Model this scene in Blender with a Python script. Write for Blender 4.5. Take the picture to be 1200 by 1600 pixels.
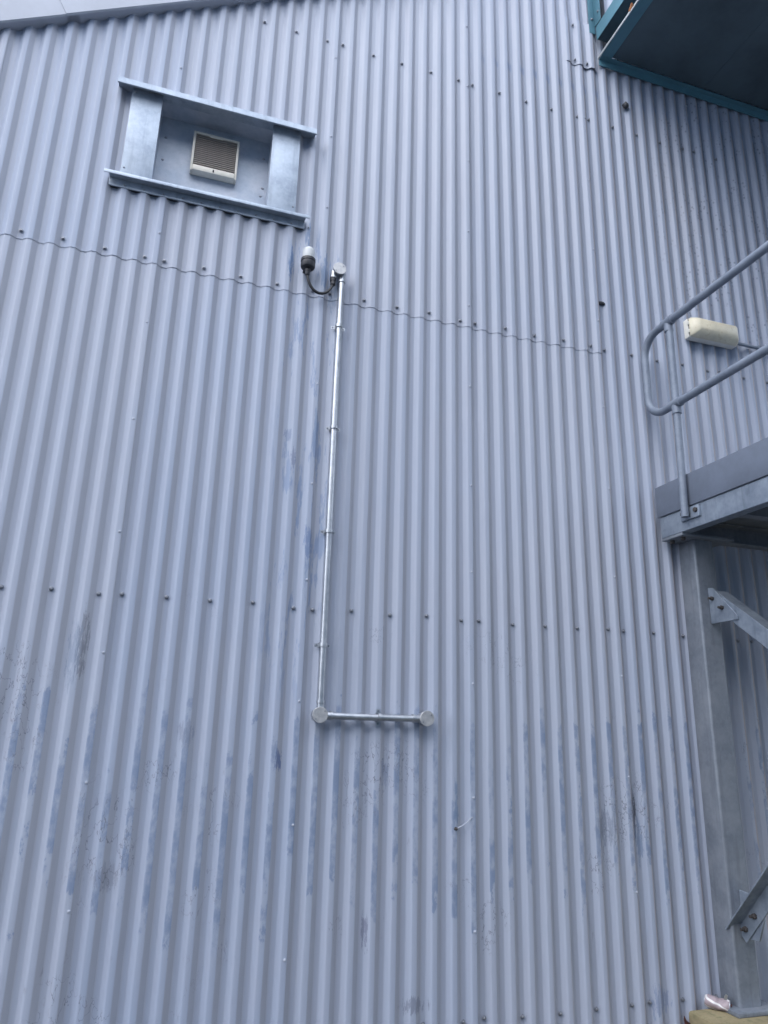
import bpy, bmesh, math, random
from mathutils import Vector, Matrix, noise
random.seed(7)
R = math.radians
for o in list(bpy.data.objects): bpy.data.objects.remove(o)
scene = bpy.context.scene
COL = scene.collection

# ------------------------------------------------------------------ camera
# wall plane is y = 0 (valley of the corrugation), the yard is on the -y side
yaw, pitch, roll = 0.3046, 0.2907, 0.0263
fw = Vector((math.sin(yaw)*math.cos(pitch), math.cos(yaw)*math.cos(pitch), math.sin(pitch)))
rt = Vector((math.cos(yaw), -math.sin(yaw), 0)); up = rt.cross(fw)
r2 = rt*math.cos(roll) + up*math.sin(roll); u2 = -rt*math.sin(roll) + up*math.cos(roll)
cam_data = bpy.data.cameras.new('camera'); cam = bpy.data.objects.new('camera', cam_data); COL.objects.link(cam)
cam.matrix_world = Matrix(((r2.x, u2.x, -fw.x, -0.5755), (r2.y, u2.y, -fw.y, -2.6961), (r2.z, u2.z, -fw.z, 1.45), (0, 0, 0, 1)))
cam_data.sensor_fit = 'HORIZONTAL'; cam_data.sensor_width = 36; cam_data.lens = 1136.75/1200*36
cam_data.clip_end = 500; cam_data.clip_start = 0.02
scene.camera = cam
scene.render.resolution_x = 768; scene.render.resolution_y = 1024

# ------------------------------------------------------------------ sky, sun, exposure
SUN_AZ, SUN_EL = R(-132), R(44)          # azimuth from +y towards +x, elevation
world = bpy.data.worlds.new('World'); scene.world = world; world.use_nodes = True
nt = world.node_tree; nt.nodes.clear()
sky = nt.nodes.new('ShaderNodeTexSky'); sky.sky_type = 'NISHITA'; sky.sun_disc = False
sky.sun_elevation = SUN_EL; sky.sun_rotation = SUN_AZ; sky.dust_density = 4.0; sky.air_density = 1.0
mixw = nt.nodes.new('ShaderNodeMix'); mixw.data_type = 'RGBA'; mixw.inputs[0].default_value = 0.85
tcw = nt.nodes.new('ShaderNodeTexCoord'); nzw = nt.nodes.new('ShaderNodeTexNoise'); nzw.inputs['Scale'].default_value = 1.6; nzw.inputs['Detail'].default_value = 4
crw = nt.nodes.new('ShaderNodeValToRGB'); crw.color_ramp.elements[0].position = 0.3; crw.color_ramp.elements[1].position = 0.75
crw.color_ramp.elements[0].color = (0.66, 0.76, 0.95, 1); crw.color_ramp.elements[1].color = (0.88, 0.93, 1.0, 1)
sclw = nt.nodes.new('ShaderNodeVectorMath'); sclw.operation = 'SCALE'; sclw.inputs['Scale'].default_value = 7.0
bg = nt.nodes.new('ShaderNodeBackground'); bg.inputs[1].default_value = 0.15
outw = nt.nodes.new('ShaderNodeOutputWorld')
nt.links.new(tcw.outputs['Generated'], nzw.inputs['Vector']); nt.links.new(nzw.outputs['Fac'], crw.inputs[0])
nt.links.new(crw.outputs[0], sclw.inputs[0]); nt.links.new(sky.outputs[0], mixw.inputs[6]); nt.links.new(sclw.outputs[0], mixw.inputs[7])
nt.links.new(mixw.outputs[2], bg.inputs[0]); nt.links.new(bg.outputs[0], outw.inputs[0])
sd = bpy.data.lights.new('sun', 'SUN'); sd.energy = 0.55; sd.angle = R(100); sd.color = (1.0, 0.96, 0.90)
sun = bpy.data.objects.new('sun', sd); COL.objects.link(sun)
sdir = Vector((math.sin(SUN_AZ)*math.cos(SUN_EL), math.cos(SUN_AZ)*math.cos(SUN_EL), math.sin(SUN_EL)))
sun.rotation_euler = sdir.to_track_quat('Z', 'Y').to_euler(); sun.location = sdir*20
vs = scene.view_settings; vs.view_transform = 'Standard'; vs.look = 'None'; vs.gamma = 1; vs.use_curve_mapping = False
vs.exposure = 1.82

# ------------------------------------------------------------------ material helpers
class NT:
    def __init__(s, name):
        s.m = bpy.data.materials.new(name); s.m.use_nodes = True; s.t = s.m.node_tree
        s.b = s.t.nodes['Principled BSDF']
    def n(s, t): return s.t.nodes.new(t)
    def put(s, sock, v):
        if hasattr(v, 'is_linked') or isinstance(v, bpy.types.NodeSocket): s.t.links.new(v, sock)
        else: sock.default_value = v
    def math(s, op, a, b=0.0, c=0.0, clamp=False):
        k = s.n('ShaderNodeMath'); k.operation = op; k.use_clamp = clamp
        s.put(k.inputs[0], a); s.put(k.inputs[1], b); s.put(k.inputs[2], c); return k.outputs[0]
    def vec(s, x, y, z):
        k = s.n('ShaderNodeCombineXYZ'); s.put(k.inputs[0], x); s.put(k.inputs[1], y); s.put(k.inputs[2], z); return k.outputs[0]
    def pos(s):
        g = s.n('ShaderNodeNewGeometry'); q = s.n('ShaderNodeSeparateXYZ'); s.t.links.new(g.outputs['Position'], q.inputs[0])
        return g.outputs['Position'], q.outputs[0], q.outputs[1], q.outputs[2]
    def obj(s):
        g = s.n('ShaderNodeTexCoord'); return g.outputs['Object']
    def noise(s, v, scale, detail=3, rough=0.55):
        k = s.n('ShaderNodeTexNoise'); s.put(k.inputs['Vector'], v); k.inputs['Scale'].default_value = scale
        k.inputs['Detail'].default_value = detail; k.inputs['Roughness'].default_value = rough; return k.outputs['Fac']
    def voro(s, v, scale):
        k = s.n('ShaderNodeTexVoronoi'); s.put(k.inputs['Vector'], v); k.inputs['Scale'].default_value = scale; return k
    def ramp(s, x, a, b):       # smooth 0..1 between a and b
        k = s.n('ShaderNodeMapRange'); k.interpolation_type = 'SMOOTHSTEP'; s.put(k.inputs[0], x)
        k.inputs[1].default_value = a; k.inputs[2].default_value = b; return k.outputs[0]
    def mix(s, f, a, b, mode='MIX'):
        k = s.n('ShaderNodeMix'); k.data_type = 'RGBA'; k.blend_type = mode; s.put(k.inputs[0], f)
        s.put(k.inputs[6], (*a, 1) if isinstance(a, tuple) else a); s.put(k.inputs[7], (*b, 1) if isinstance(b, tuple) else b); return k.outputs[2]
    def bump(s, h, strength=0.2, dist=0.002):
        k = s.n('ShaderNodeBump'); k.inputs['Strength'].default_value = strength; k.inputs['Distance'].default_value = dist
        s.put(k.inputs['Height'], h); s.t.links.new(k.outputs[0], s.b.inputs['Normal'])
    def done(s, color, rough=0.5, metal=0.0, spec=0.5):
        s.put(s.b.inputs['Base Color'], (*color, 1) if isinstance(color, tuple) else color)
        s.put(s.b.inputs['Roughness'], rough); s.put(s.b.inputs['Metallic'], metal); s.b.inputs['Specular IOR Level'].default_value = spec
        return s.m

P = 0.0762          # corrugation pitch
def wall_material():
    k = NT('faded_blue_grey_paint')
    pv, X, Y, Z = k.pos()
    t = k.math('DIVIDE', X, P)
    rib = k.math('FLOOR', t); fr = k.math('SUBTRACT', t, rib)
    crest = k.ramp(k.math('ABSOLUTE', k.math('SUBTRACT', fr, 0.5)), 0.165, 0.125)
    ribn = k.math('MULTIPLY', rib, 3.713)
    attr = k.n('ShaderNodeObjectInfo')
    rnd = attr.outputs['Random']
    # chalked paint, a little different for every sheet, with vertical streaks
    base = k.mix(rnd, (0.298, 0.352, 0.462), (0.350, 0.390, 0.476))
    streak = k.noise(k.vec(k.math('MULTIPLY', X, 60), 0, k.math('MULTIPLY', Z, 1.6)), 1.0, 4, 0.6)
    base = k.mix(k.math('MULTIPLY', k.ramp(streak, 0.35, 0.75), 0.35), base, (0.295, 0.32, 0.405))
    blot = k.noise(k.vec(k.math('MULTIPLY', X, 1.7), 0, k.math('MULTIPLY', Z, 1.0)), 1.3, 4, 0.6)
    base = k.mix(k.math('MULTIPLY', k.ramp(blot, 0.35, 0.7), 0.3), base, (0.370, 0.388, 0.452))
    # grime held on the lee side of every rib
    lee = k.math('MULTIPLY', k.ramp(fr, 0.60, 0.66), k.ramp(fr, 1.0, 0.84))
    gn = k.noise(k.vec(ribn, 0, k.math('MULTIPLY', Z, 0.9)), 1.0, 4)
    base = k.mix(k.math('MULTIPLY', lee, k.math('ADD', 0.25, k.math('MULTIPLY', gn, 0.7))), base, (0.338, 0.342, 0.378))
    vn = k.noise(k.vec(k.math('ADD', ribn, 40), 0, k.math('MULTIPLY', Z, 0.8)), 1.0, 3)
    val = k.ramp(k.math('ABSOLUTE', k.math('SUBTRACT', fr, 0.5)), 0.35, 0.42)
    base = k.mix(k.math('MULTIPLY', val, k.math('MULTIPLY', vn, 0.55)), base, (0.315, 0.335, 0.405))
    # dark brown edge line along the lee edge of the crest, stronger to the right
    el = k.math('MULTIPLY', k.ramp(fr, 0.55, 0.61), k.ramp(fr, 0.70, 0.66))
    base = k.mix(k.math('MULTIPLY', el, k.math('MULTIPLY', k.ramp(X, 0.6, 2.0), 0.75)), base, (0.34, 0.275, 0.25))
    # rubbed bright-blue patches on the crests: many near the ground, some beside the cable run
    seg = k.noise(k.vec(ribn, 7.0, k.math('MULTIPLY', Z, 1.9)), 1.0, 2, 0.5)
    seg2 = k.noise(k.vec(k.math('MULTIPLY', X, 30), 3.0, k.math('MULTIPLY', Z, 16)), 1.0, 5, 0.7)
    low = k.math('MULTIPLY', k.ramp(Z, 1.80, 1.35), k.ramp(Z, 0.50, 1.05))
    thr = k.math('ADD', k.math('MULTIPLY', seg, 1.0), k.math('MULTIPLY', k.math('SUBTRACT', seg2, 0.5), 0.45))
    rubf = k.math('MULTIPLY', k.ramp(k.math('ADD', thr, k.math('MULTIPLY', k.math('SUBTRACT', low, 1.0), 0.42)), 0.405, 0.45), crest)
    fade = k.noise(k.vec(ribn, 9.0, k.math('MULTIPLY', Z, 5)), 1.0, 3)
    rubf = k.math('MULTIPLY', rubf, k.ramp(k.math('ADD', fade, k.math('MULTIPLY', k.math('SUBTRACT', seg2, 0.5), 1.3)), 0.27, 0.72))
    base = k.mix(k.math('MULTIPLY', rubf, 0.95), base, (0.180, 0.232, 0.340))
    # around the cable run
    cab = k.math('MULTIPLY', k.ramp(X, -0.24, -0.12), k.ramp(X, 0.045, 0.02))
    cz = k.math('MULTIPLY', k.ramp(Z, 3.62, 3.45), k.ramp(Z, 1.4, 1.8))
    cn = k.noise(k.vec(k.math('MULTIPLY', X, 22), 5.0, k.math('MULTIPLY', Z, 3.1)), 1.0, 5, 0.7)
    cf = k.math('MULTIPLY', k.math('MULTIPLY', cab, cz), k.ramp(cn, 0.535, 0.60))
    base = k.mix(k.math('MULTIPLY', cf, 0.75), base, (0.17, 0.235, 0.37))
    # single marks: washed-blue smears by the beacon and cable, soot smear, rust run, knocks
    mn = k.noise(k.vec(k.math('MULTIPLY', X, 110), 6.0, k.math('MULTIPLY', Z, 17)), 1.0, 6, 0.75)
    for mx, mz, rx, rz, col_, st in ((-0.178, 3.350, 0.017, 0.085, (0.13, 0.20, 0.34), 0.95), (-0.112, 3.50, 0.014, 0.07, (0.15, 0.22, 0.36), 0.8),
            (-0.030, 3.335, 0.022, 0.10, (0.17, 0.24, 0.37), 0.75), (0.012, 3.27, 0.026, 0.11, (0.20, 0.27, 0.39), 0.7), (-0.03, 2.62, 0.012, 0.09, (0.17, 0.24, 0.37), 0.6),
            (-0.036, 2.14, 0.018, 0.08, (0.15, 0.21, 0.35), 0.85), (-0.115, 2.47, 0.012, 0.06, (0.15, 0.18, 0.27), 0.7), (-0.14, 2.57, 0.018, 0.03, (0.17, 0.22, 0.33), 0.7),
            (-0.790, 1.700, 0.022, 0.13, (0.15, 0.16, 0.19), 0.7), (-0.815, 1.67, 0.026, 0.12, (0.19, 0.24, 0.33), 0.6),
            (1.362, 1.150, 0.012, 0.13, (0.05, 0.055, 0.075), 0.9), (1.375, 1.05, 0.02, 0.10, (0.15, 0.21, 0.32), 0.7), (1.22, 1.10, 0.05, 0.07, (0.16, 0.19, 0.25), 0.6),
            (0.58, 1.20, 0.012, 0.10, (0.15, 0.21, 0.32), 0.8), (-0.10, 1.34, 0.014, 0.05, (0.10, 0.14, 0.26), 0.9), (0.30, 1.30, 0.02, 0.06, (0.18, 0.22, 0.31), 0.6),
            (-0.42, 1.42, 0.03, 0.05, (0.17, 0.20, 0.27), 0.55), (-0.62, 0.98, 0.04, 0.05, (0.19, 0.21, 0.26), 0.5), (0.42, 0.55, 0.06, 0.03, (0.14, 0.16, 0.21), 0.6),
            (0.24, 0.78, 0.012, 0.07, (0.14, 0.15, 0.22), 0.7), (1.42, 0.49, 0.05, 0.06, (0.16, 0.21, 0.33), 0.6)):
        dx = k.math('DIVIDE', k.math('SUBTRACT', X, mx), rx); dz = k.math('DIVIDE', k.math('SUBTRACT', Z, mz), rz)
        dd = k.math('ADD', k.math('MULTIPLY', dx, dx), k.math('MULTIPLY', dz, dz))
        dd = k.math('ADD', dd, k.math('MULTIPLY', k.math('SUBTRACT', mn, 0.5), 7.0))
        base = k.mix(k.math('MULTIPLY', k.ramp(dd, 0.75, 0.25), st), base, col_)
    # scuffs: short dark scribbles low on the wall
    sn = k.noise(k.vec(k.math('MULTIPLY', X, 26), 1.0, k.math('MULTIPLY', Z, 11)), 1.0, 3, 0.6)
    sl = k.ramp(k.math('ABSOLUTE', k.math('SUBTRACT', sn, 0.5)), 0.012, 0.002)
    sm = k.ramp(k.noise(k.vec(X, 2.0, Z), 2.6, 3), 0.56, 0.66)
    base = k.mix(k.math('MULTIPLY', k.math('MULTIPLY', sl, sm), k.math('MULTIPLY', k.ramp(Z, 2.2, 1.5), 0.75)), base, (0.13, 0.14, 0.17))
    # dark smears with soft shape
    dn = k.noise(k.vec(k.math('MULTIPLY', X, 15), 11.0, k.math('MULTIPLY', Z, 3.4)), 1.0, 5, 0.65)
    base = k.mix(k.math('MULTIPLY', k.ramp(dn, 0.655, 0.74), k.math('MULTIPLY', k.ramp(Z, 2.1, 1.3), 0.55)), base, (0.12, 0.125, 0.15))
    # mildew specks on the sheets sheltered by the walkway above
    vo = k.voro(k.vec(X, Y, k.math('MULTIPLY', Z, 0.7)), 52)
    sp = k.ramp(vo.outputs['Distance'], 0.34, 0.16)
    spm = k.math('MULTIPLY', k.ramp(X, 1.55, 2.05), k.math('MULTIPLY', k.ramp(Z, 3.1, 3.7), k.ramp(k.noise(k.vec(k.math('MULTIPLY', X, 6), 4, k.math('MULTIPLY', Z, 3)), 1, 3), 0.42, 0.58)))
    base = k.mix(k.math('MULTIPLY', k.math('MULTIPLY', sp, spm), 0.55), base, (0.08, 0.095, 0.12))
    gs = k.noise(k.vec(k.math('MULTIPLY', rib, 2.17), 2.0, k.math('MULTIPLY', Z, 1.5)), 1.0, 4, 0.65)
    gsm = k.math('MULTIPLY', k.math('MULTIPLY', k.ramp(X, 1.6, 2.1), k.ramp(Z, 3.2, 4.3)), k.math('MULTIPLY', k.ramp(fr, 0.70, 0.80), k.ramp(gs, 0.35, 0.62)))
    base = k.mix(k.math('MULTIPLY', gsm, 0.75), base, (0.125, 0.15, 0.20))
    # old horizontal tide mark under the top row of screws
    wig = k.math('ADD', k.math('ADD', Z, k.math('MULTIPLY', X, -0.02)), k.math('MULTIPLY', k.noise(pv, 9, 3), 0.06))
    td = k.math('MULTIPLY', k.ramp(wig, 4.80, 4.83), k.ramp(wig, 4.875, 4.845))
    base = k.mix(k.math('MULTIPLY', k.math('MULTIPLY', td, k.ramp(X, 0.55, 0.95)), k.math('MULTIPLY', k.ramp(fr, 0.5, 0.65), 0.6)), base, (0.20, 0.26, 0.39))
    h = k.math('ADD', k.math('MULTIPLY', k.noise(pv, 260, 2), 0.3), k.math('MULTIPLY', k.noise(k.vec(k.math('MULTIPLY', X, 30), Y, k.math('MULTIPLY', Z, 4)), 1, 3), 1.0))
    k.bump(h, 0.25, 0.0012)
    rg = k.math('ADD', 0.40, k.math('MULTIPLY', streak, 0.22))
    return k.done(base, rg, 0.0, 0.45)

def galv(name, c1, c2, rough=0.5, metal=0.55, sc=9.0, streaky=True):
    k = NT(name); v = k.obj(); sep = k.n('ShaderNodeSeparateXYZ'); k.t.links.new(v, sep.inputs[0])
    a = k.noise(v, sc, 5, 0.65)
    col = k.mix(k.ramp(a, 0.32, 0.68), c1, c2)
    vo = k.voro(v, 70); vc = k.n('ShaderNodeSeparateColor'); k.t.links.new(vo.outputs['Color'], vc.inputs[0])
    col = k.mix(k.math('MULTIPLY', vc.outputs[0], 0.16), col, tuple(x*1.35 for x in c2))
    if streaky:
        s = k.noise(k.vec(k.math('MULTIPLY', sep.outputs[0], 35), k.math('MULTIPLY', sep.outputs[1], 35), k.math('MULTIPLY', sep.outputs[2], 3)), 1, 4, 0.6)
        col = k.mix(k.math('MULTIPLY', k.ramp(s, 0.5, 0.72), 0.4), col, tuple(x*0.72 for x in c1))
    k.bump(k.noise(v, 120, 3), 0.12, 0.001)
    return k.done(col, k.math('ADD', rough-0.08, k.math('MULTIPLY', a, 0.2)), metal, 0.4)

def paint(name, c, rough=0.5, var=0.2, sc=14, spec=0.4, dirt=None):
    k = NT(name); v = k.obj(); a = k.noise(v, sc, 5, 0.65)
    col = k.mix(k.ramp(a, 0.3, 0.7), tuple(x*(1-var) for x in c), tuple(min(1, x*(1+var)) for x in c))
    if dirt: col = k.mix(k.math('MULTIPLY', k.ramp(k.noise(v, sc*2.3, 5, 0.7), 0.52, 0.70), 0.6), col, dirt)
    k.bump(k.noise(v, 160, 3), 0.15, 0.0008)
    return k.done(col, k.math('ADD', rough-0.06, k.math('MULTIPLY', a, 0.14)), 0.0, spec)

M = {
 'wall': wall_material(),
 'flash': paint('verge_flashing_paint', (0.40, 0.43, 0.50), 0.45, 0.06, 6),
 'galv': galv('galvanised_steel', (0.19, 0.23, 0.29), (0.30, 0.35, 0.42)),
 'galv_dull': galv('weathered_galvanised_steel', (0.155, 0.18, 0.22), (0.23, 0.255, 0.295), 0.58, 0.4, 7),
 'galv_vent': galv('vent_galvanised_sheet', (0.26, 0.31, 0.385), (0.39, 0.45, 0.53), 0.45, 0.3, 8),
 'panel': galv('vent_back_sheet', (0.32, 0.375, 0.46), (0.44, 0.475, 0.54), 0.5, 0.15, 11, False),
 'conduit': galv('bright_zinc_conduit', (0.34, 0.365, 0.405), (0.46, 0.485, 0.52), 0.40, 0.85, 20, False),
 'lid': galv('zinc_box_lid', (0.34, 0.35, 0.37), (0.46, 0.46, 0.465), 0.48, 0.5, 60, False),
 'screw': galv('screw_zinc', (0.17, 0.185, 0.215), (0.30, 0.315, 0.35), 0.42, 0.7, 60, False),
 'sill_shade': paint('painted_sill_shade', (0.05, 0.052, 0.06), 0.6, 0.2),
 'rust': paint('rusty_bolt', (0.050, 0.045, 0.045), 0.7, 0.35, 60),
 'toe': paint('grey_painted_toe_board', (0.135, 0.16, 0.21), 0.5, 0.10, 8, 0.4),
 'rail': galv('painted_grey_tube', (0.16, 0.19, 0.245), (0.21, 0.245, 0.305), 0.55, 0.2, 14, False),
 'black': paint('black_plastic', (0.035, 0.037, 0.045), 0.45, 0.15),
 'cable': paint('black_cable', (0.030, 0.031, 0.036), 0.5, 0.15),
 'cream': paint('aged_cream_plastic', (0.66, 0.615, 0.48), 0.4, 0.08, 18, 0.5, (0.5, 0.42, 0.27)),
 'white': paint('white_plastic', (0.72, 0.71, 0.66), 0.4, 0.05, 18),
 'grille': paint('beige_grille_plastic', (0.66, 0.63, 0.56), 0.45, 0.06, 25),
 'slat': paint('dusty_slat_plastic', (0.40, 0.365, 0.335), 0.5, 0.10, 40),
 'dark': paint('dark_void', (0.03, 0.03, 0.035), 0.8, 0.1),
 'blue': paint('walkway_blue_paint', (0.085, 0.205, 0.265), 0.5, 0.10, 5, 0.35, (0.09, 0.19, 0.27)),
 'edge': paint('worn_soffit_edge', (0.42, 0.45, 0.46), 0.5, 0.2, 12),
 'soffit': paint('dark_soffit_sheet', (0.075, 0.110, 0.135), 0.6, 0.25, 2),
 'conc': None, 'can': None, 'ground': None,
}
k = NT('mossy_concrete'); v = k.obj(); a = k.noise(v, 7, 6, 0.7)
c = k.mix(k.ramp(a, 0.3, 0.7), (0.19, 0.165, 0.10), (0.30, 0.255, 0.155))
c = k.mix(k.math('MULTIPLY', k.ramp(k.noise(v, 22, 5, 0.7), 0.5, 0.66), 0.7), c, (0.13, 0.135, 0.075))
k.bump(k.math('ADD', k.noise(v, 45, 6, 0.7), a), 0.6, 0.006); M['conc'] = k.done(c, 0.9, 0, 0.2)
k = NT('crushed_can_print'); v = k.obj(); sep = k.n('ShaderNodeSeparateXYZ'); k.t.links.new(v, sep.inputs[0])
sw = k.math('SINE', k.math('ADD', k.math('MULTIPLY', sep.outputs[0], 55), k.math('MULTIPLY', sep.outputs[2], 190)))
f = k.ramp(sw, 0.72, 0.86)
c = k.mix(f, k.mix(k.noise(v, 40, 4), (0.22, 0.165, 0.185), (0.40, 0.35, 0.375)), (0.62, 0.61, 0.62)); M['can'] = k.done(c, 0.5, 0.1, 0.4)
k = NT('asphalt'); pv, X, Y, Z = k.pos()
c = k.mix(k.noise(pv, 90, 4, 0.7), (0.035, 0.036, 0.038), (0.085, 0.084, 0.082))
c = k.mix(k.math('MULTIPLY', k.ramp(k.noise(pv, 0.6, 4), 0.4, 0.7), 0.5), c, (0.09, 0.088, 0.082))
k.bump(k.noise(pv, 140, 4, 0.7), 0.7, 0.006); M['ground'] = k.done(c, 0.85, 0, 0.3)
k = NT('clear_dome_plastic'); k.b.inputs['Transmission Weight'].default_value = 0.22; k.b.inputs['IOR'].default_value = 1.35
M['dome'] = k.done((0.62, 0.65, 0.67), 0.18, 0, 0.5)
M['leaf'] = paint('dry_leaf', (0.30, 0.13, 0.06), 0.8, 0.4, 60, 0.2)
M['leaf2'] = paint('red_leaf', (0.095, 0.042, 0.036), 0.8, 0.4, 60, 0.2)
M['brick'] = paint('red_brick', (0.12, 0.06, 0.05), 0.85, 0.3, 30, 0.2)
M['mortar'] = paint('mortar', (0.22, 0.20, 0.175), 0.9, 0.2, 30, 0.2)

# ------------------------------------------------------------------ mesh helpers
def link(name, me, mat, parent=None, angle=35):
    o = bpy.data.objects.new(name, me); COL.objects.link(o)
    if mat and not me.materials: me.materials.append(M[mat])
    if parent: o.parent = parent
    return o
def finish(bm, name, mat, parent=None, smooth=True, angle=35):
    me = bpy.data.meshes.new(name); bm.to_mesh(me); bm.free()
    if smooth:
        me.shade_smooth(); me.set_sharp_from_angle(angle=R(angle))
    return link(name, me, mat, parent)
def thing(name, label, cat, loc=(0, 0, 0), group=None):
    o = bpy.data.objects.new(name, None); COL.objects.link(o); o.empty_display_size = 0.1
    o.location = loc
    return tag(o, label, cat, group)
def tag(o, label, cat, group=None):
    o['label'] = label; o['category'] = cat
    if group: o['group'] = group
    return o
def sub(o, bm):          # part meshes are written in world metres; shift by parent origin chain
    off = Vector((0, 0, 0)); q = o
    while q is not None: off += q.location; q = q.parent
    bmesh.ops.translate(bm, verts=bm.verts, vec=-off); return bm
def put(name, bm, mat, parent=None, smooth=True, angle=35):
    if parent is not None: sub(parent, bm)
    return finish(bm, name, mat, parent, smooth, angle)
def box(x0, x1, y0, y1, z0, z1, bev=0.002, bm=None, seg=2):
    bm = bm or bmesh.new()
    vs = [bm.verts.new((x, y, z)) for x in sorted((x0, x1)) for y in sorted((y0, y1)) for z in sorted((z0, z1))]
    fs = [bm.faces.new([vs[i] for i in q]) for q in ((0, 1, 3, 2), (4, 6, 7, 5), (0, 4, 5, 1), (2, 3, 7, 6), (0, 2, 6, 4), (1, 5, 7, 3))]
    if bev:
        es = list({e for f_ in fs for e in f_.edges})
        bmesh.ops.bevel(bm, geom=es, offset=bev, segments=seg, affect='EDGES', profile=0.5)
    return bm
def prism(poly, axis, a, b, bev=0.0015, bm=None):
    """poly: 2-D points in the two other axes (order x,y,z without axis), extruded a..b along axis"""
    bm = bm or bmesh.new()
    def P3(p, t):
        return {'x': (t, p[0], p[1]), 'y': (p[0], t, p[1]), 'z': (p[0], p[1], t)}[axis]
    A = [bm.verts.new(P3(p, a)) for p in poly]; B = [bm.verts.new(P3(p, b)) for p in poly]; n = len(poly)
    fs = [bm.faces.new(A), bm.faces.new(B[::-1])] + [bm.faces.new((A[i], B[i], B[(i+1) % n], A[(i+1) % n])) for i in range(n)]
    bmesh.ops.recalc_face_normals(bm, faces=fs)
    if bev: bmesh.ops.bevel(bm, geom=list({e for f_ in fs for e in f_.edges}), offset=bev, segments=1, affect='EDGES')
    return bm
def tube(pts, r, n=16, bm=None, caps=True):
    bm = bm or bmesh.new(); pts = [Vector(p) for p in pts]; rings = []
    t = (pts[1]-pts[0]).normalized(); ref = Vector((0, 0, 1)) if abs(t.z) < 0.9 else Vector((1, 0, 0))
    nrm = (ref - t*ref.dot(t)).normalized()
    for i, p in enumerate(pts):
        if i == 0: t = (pts[1]-pts[0])
        elif i == len(pts)-1: t = pts[-1]-pts[-2]
        else: t = (pts[i+1]-p).normalized() + (p-pts[i-1]).normalized()
        t.normalize(); nrm = (nrm - t*nrm.dot(t)).normalized(); bn = t.cross(nrm)
        rr = r[i] if isinstance(r, (list, tuple)) else r
        rings.append([bm.verts.new(p + (nrm*math.cos(2*math.pi*j/n) + bn*math.sin(2*math.pi*j/n))*rr) for j in range(n)])
    for A, B in zip(rings, rings[1:]):
        for j in range(n): bm.faces.new((A[j], A[(j+1) % n], B[(j+1) % n], B[j]))
    if caps: bm.faces.new(rings[0][::-1]); bm.faces.new(rings[-1])
    bmesh.ops.recalc_face_normals(bm, faces=bm.faces[:])
    return bm
def lathe(prof, c, axis='z', n=28, bm=None):
    """prof: (radius, height) pairs along axis from centre c"""
    d = {'z': Vector((0, 0, 1)), 'y': Vector((0, -1, 0)), 'x': Vector((1, 0, 0))}[axis]
    c = Vector(c); return tube([c + d*h + (d*1e-6*i) for i, (r, h) in enumerate(prof)], [max(r, 1e-4) for r, h in prof], n, bm)
def fillet(pts, rad, n=8):
    pts = [Vector(p) for p in pts]; out = [pts[0]]
    for a, b, c_ in zip(pts, pts[1:], pts[2:]):
        u = (a-b).normalized(); w = (c_-b).normalized(); ang = u.angle(w); d = rad/math.tan(ang/2)
        p0 = b+u*d; p1 = b+w*d; ctr = b + (u+w).normalized()*(rad/math.sin(ang/2))
        for i in range(n+1):
            q = p0.lerp(p1, i/n); out.append(ctr + (q-ctr).normalized()*rad)
    out.append(pts[-1]); return out
def ngon_bolt(c, axis, r, h, n=6):
    d = Vector(axis); c = Vector(c); return tube([c, c+d*h*0.85, c+d*h], [r, r, r*0.8], n)

# ------------------------------------------------------------------ ground
bm = bmesh.new()
bmesh.ops.create_grid(bm, x_segments=2, y_segments=2, size=150)
g = finish(bm, 'ground', 'ground', None, False); g['kind'] = 'structure'

# ------------------------------------------------------------------ corrugated shed
shed = thing('industrial_shed', 'blue-grey corrugated metal clad shed wall rising to a sloping roof edge', 'building')
DEP = 0.0155
def trap(f):
    f = f % 1.0
    if f < 0.125 or f > 0.875: return 0.0
    if f < 0.375: return (f-0.125)/0.25
    if f < 0.625: return 1.0
    return (0.875-f)/0.25
def prof(f, w=0.026):
    return sum(trap(f + w*(i/3.0)) for i in range(-3, 4))/7.0
VERGE0 = 4.205                       # height of verge underside at x = -1.434 (on the wall)
def verge(x): return 4.165 + 0.5635*(x + 1.434) if x < 4.3 else 4.165 + 0.5635*(8.6 + 1.434 - x)
_h = (0.0, 0.098, 0.110, 0.140, 0.152, 0.348, 0.360, 0.390, 0.402)
FR = list(_h) + [0.5] + [1-q for q in _h[:0:-1]]
def trap2(t):                        # flat crest, flat valley, small folded radii
    f = t % 1.0; f = min(f, 1-f)
    if f <= 0.099: return 0.0
    if f < 0.125: return (f-0.098)/(0.140-0.098)*0.060*0.55 if f < 0.1205 else 0.02
    if f < 0.152: return 0.060 if f < 0.145 else 0.108
    if f < 0.349: return 0.108 + (f-0.152)/(0.348-0.152)*0.784
    if f < 0.375: return 0.940
    if f < 0.396: return 0.985
    return 1.0
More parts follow.
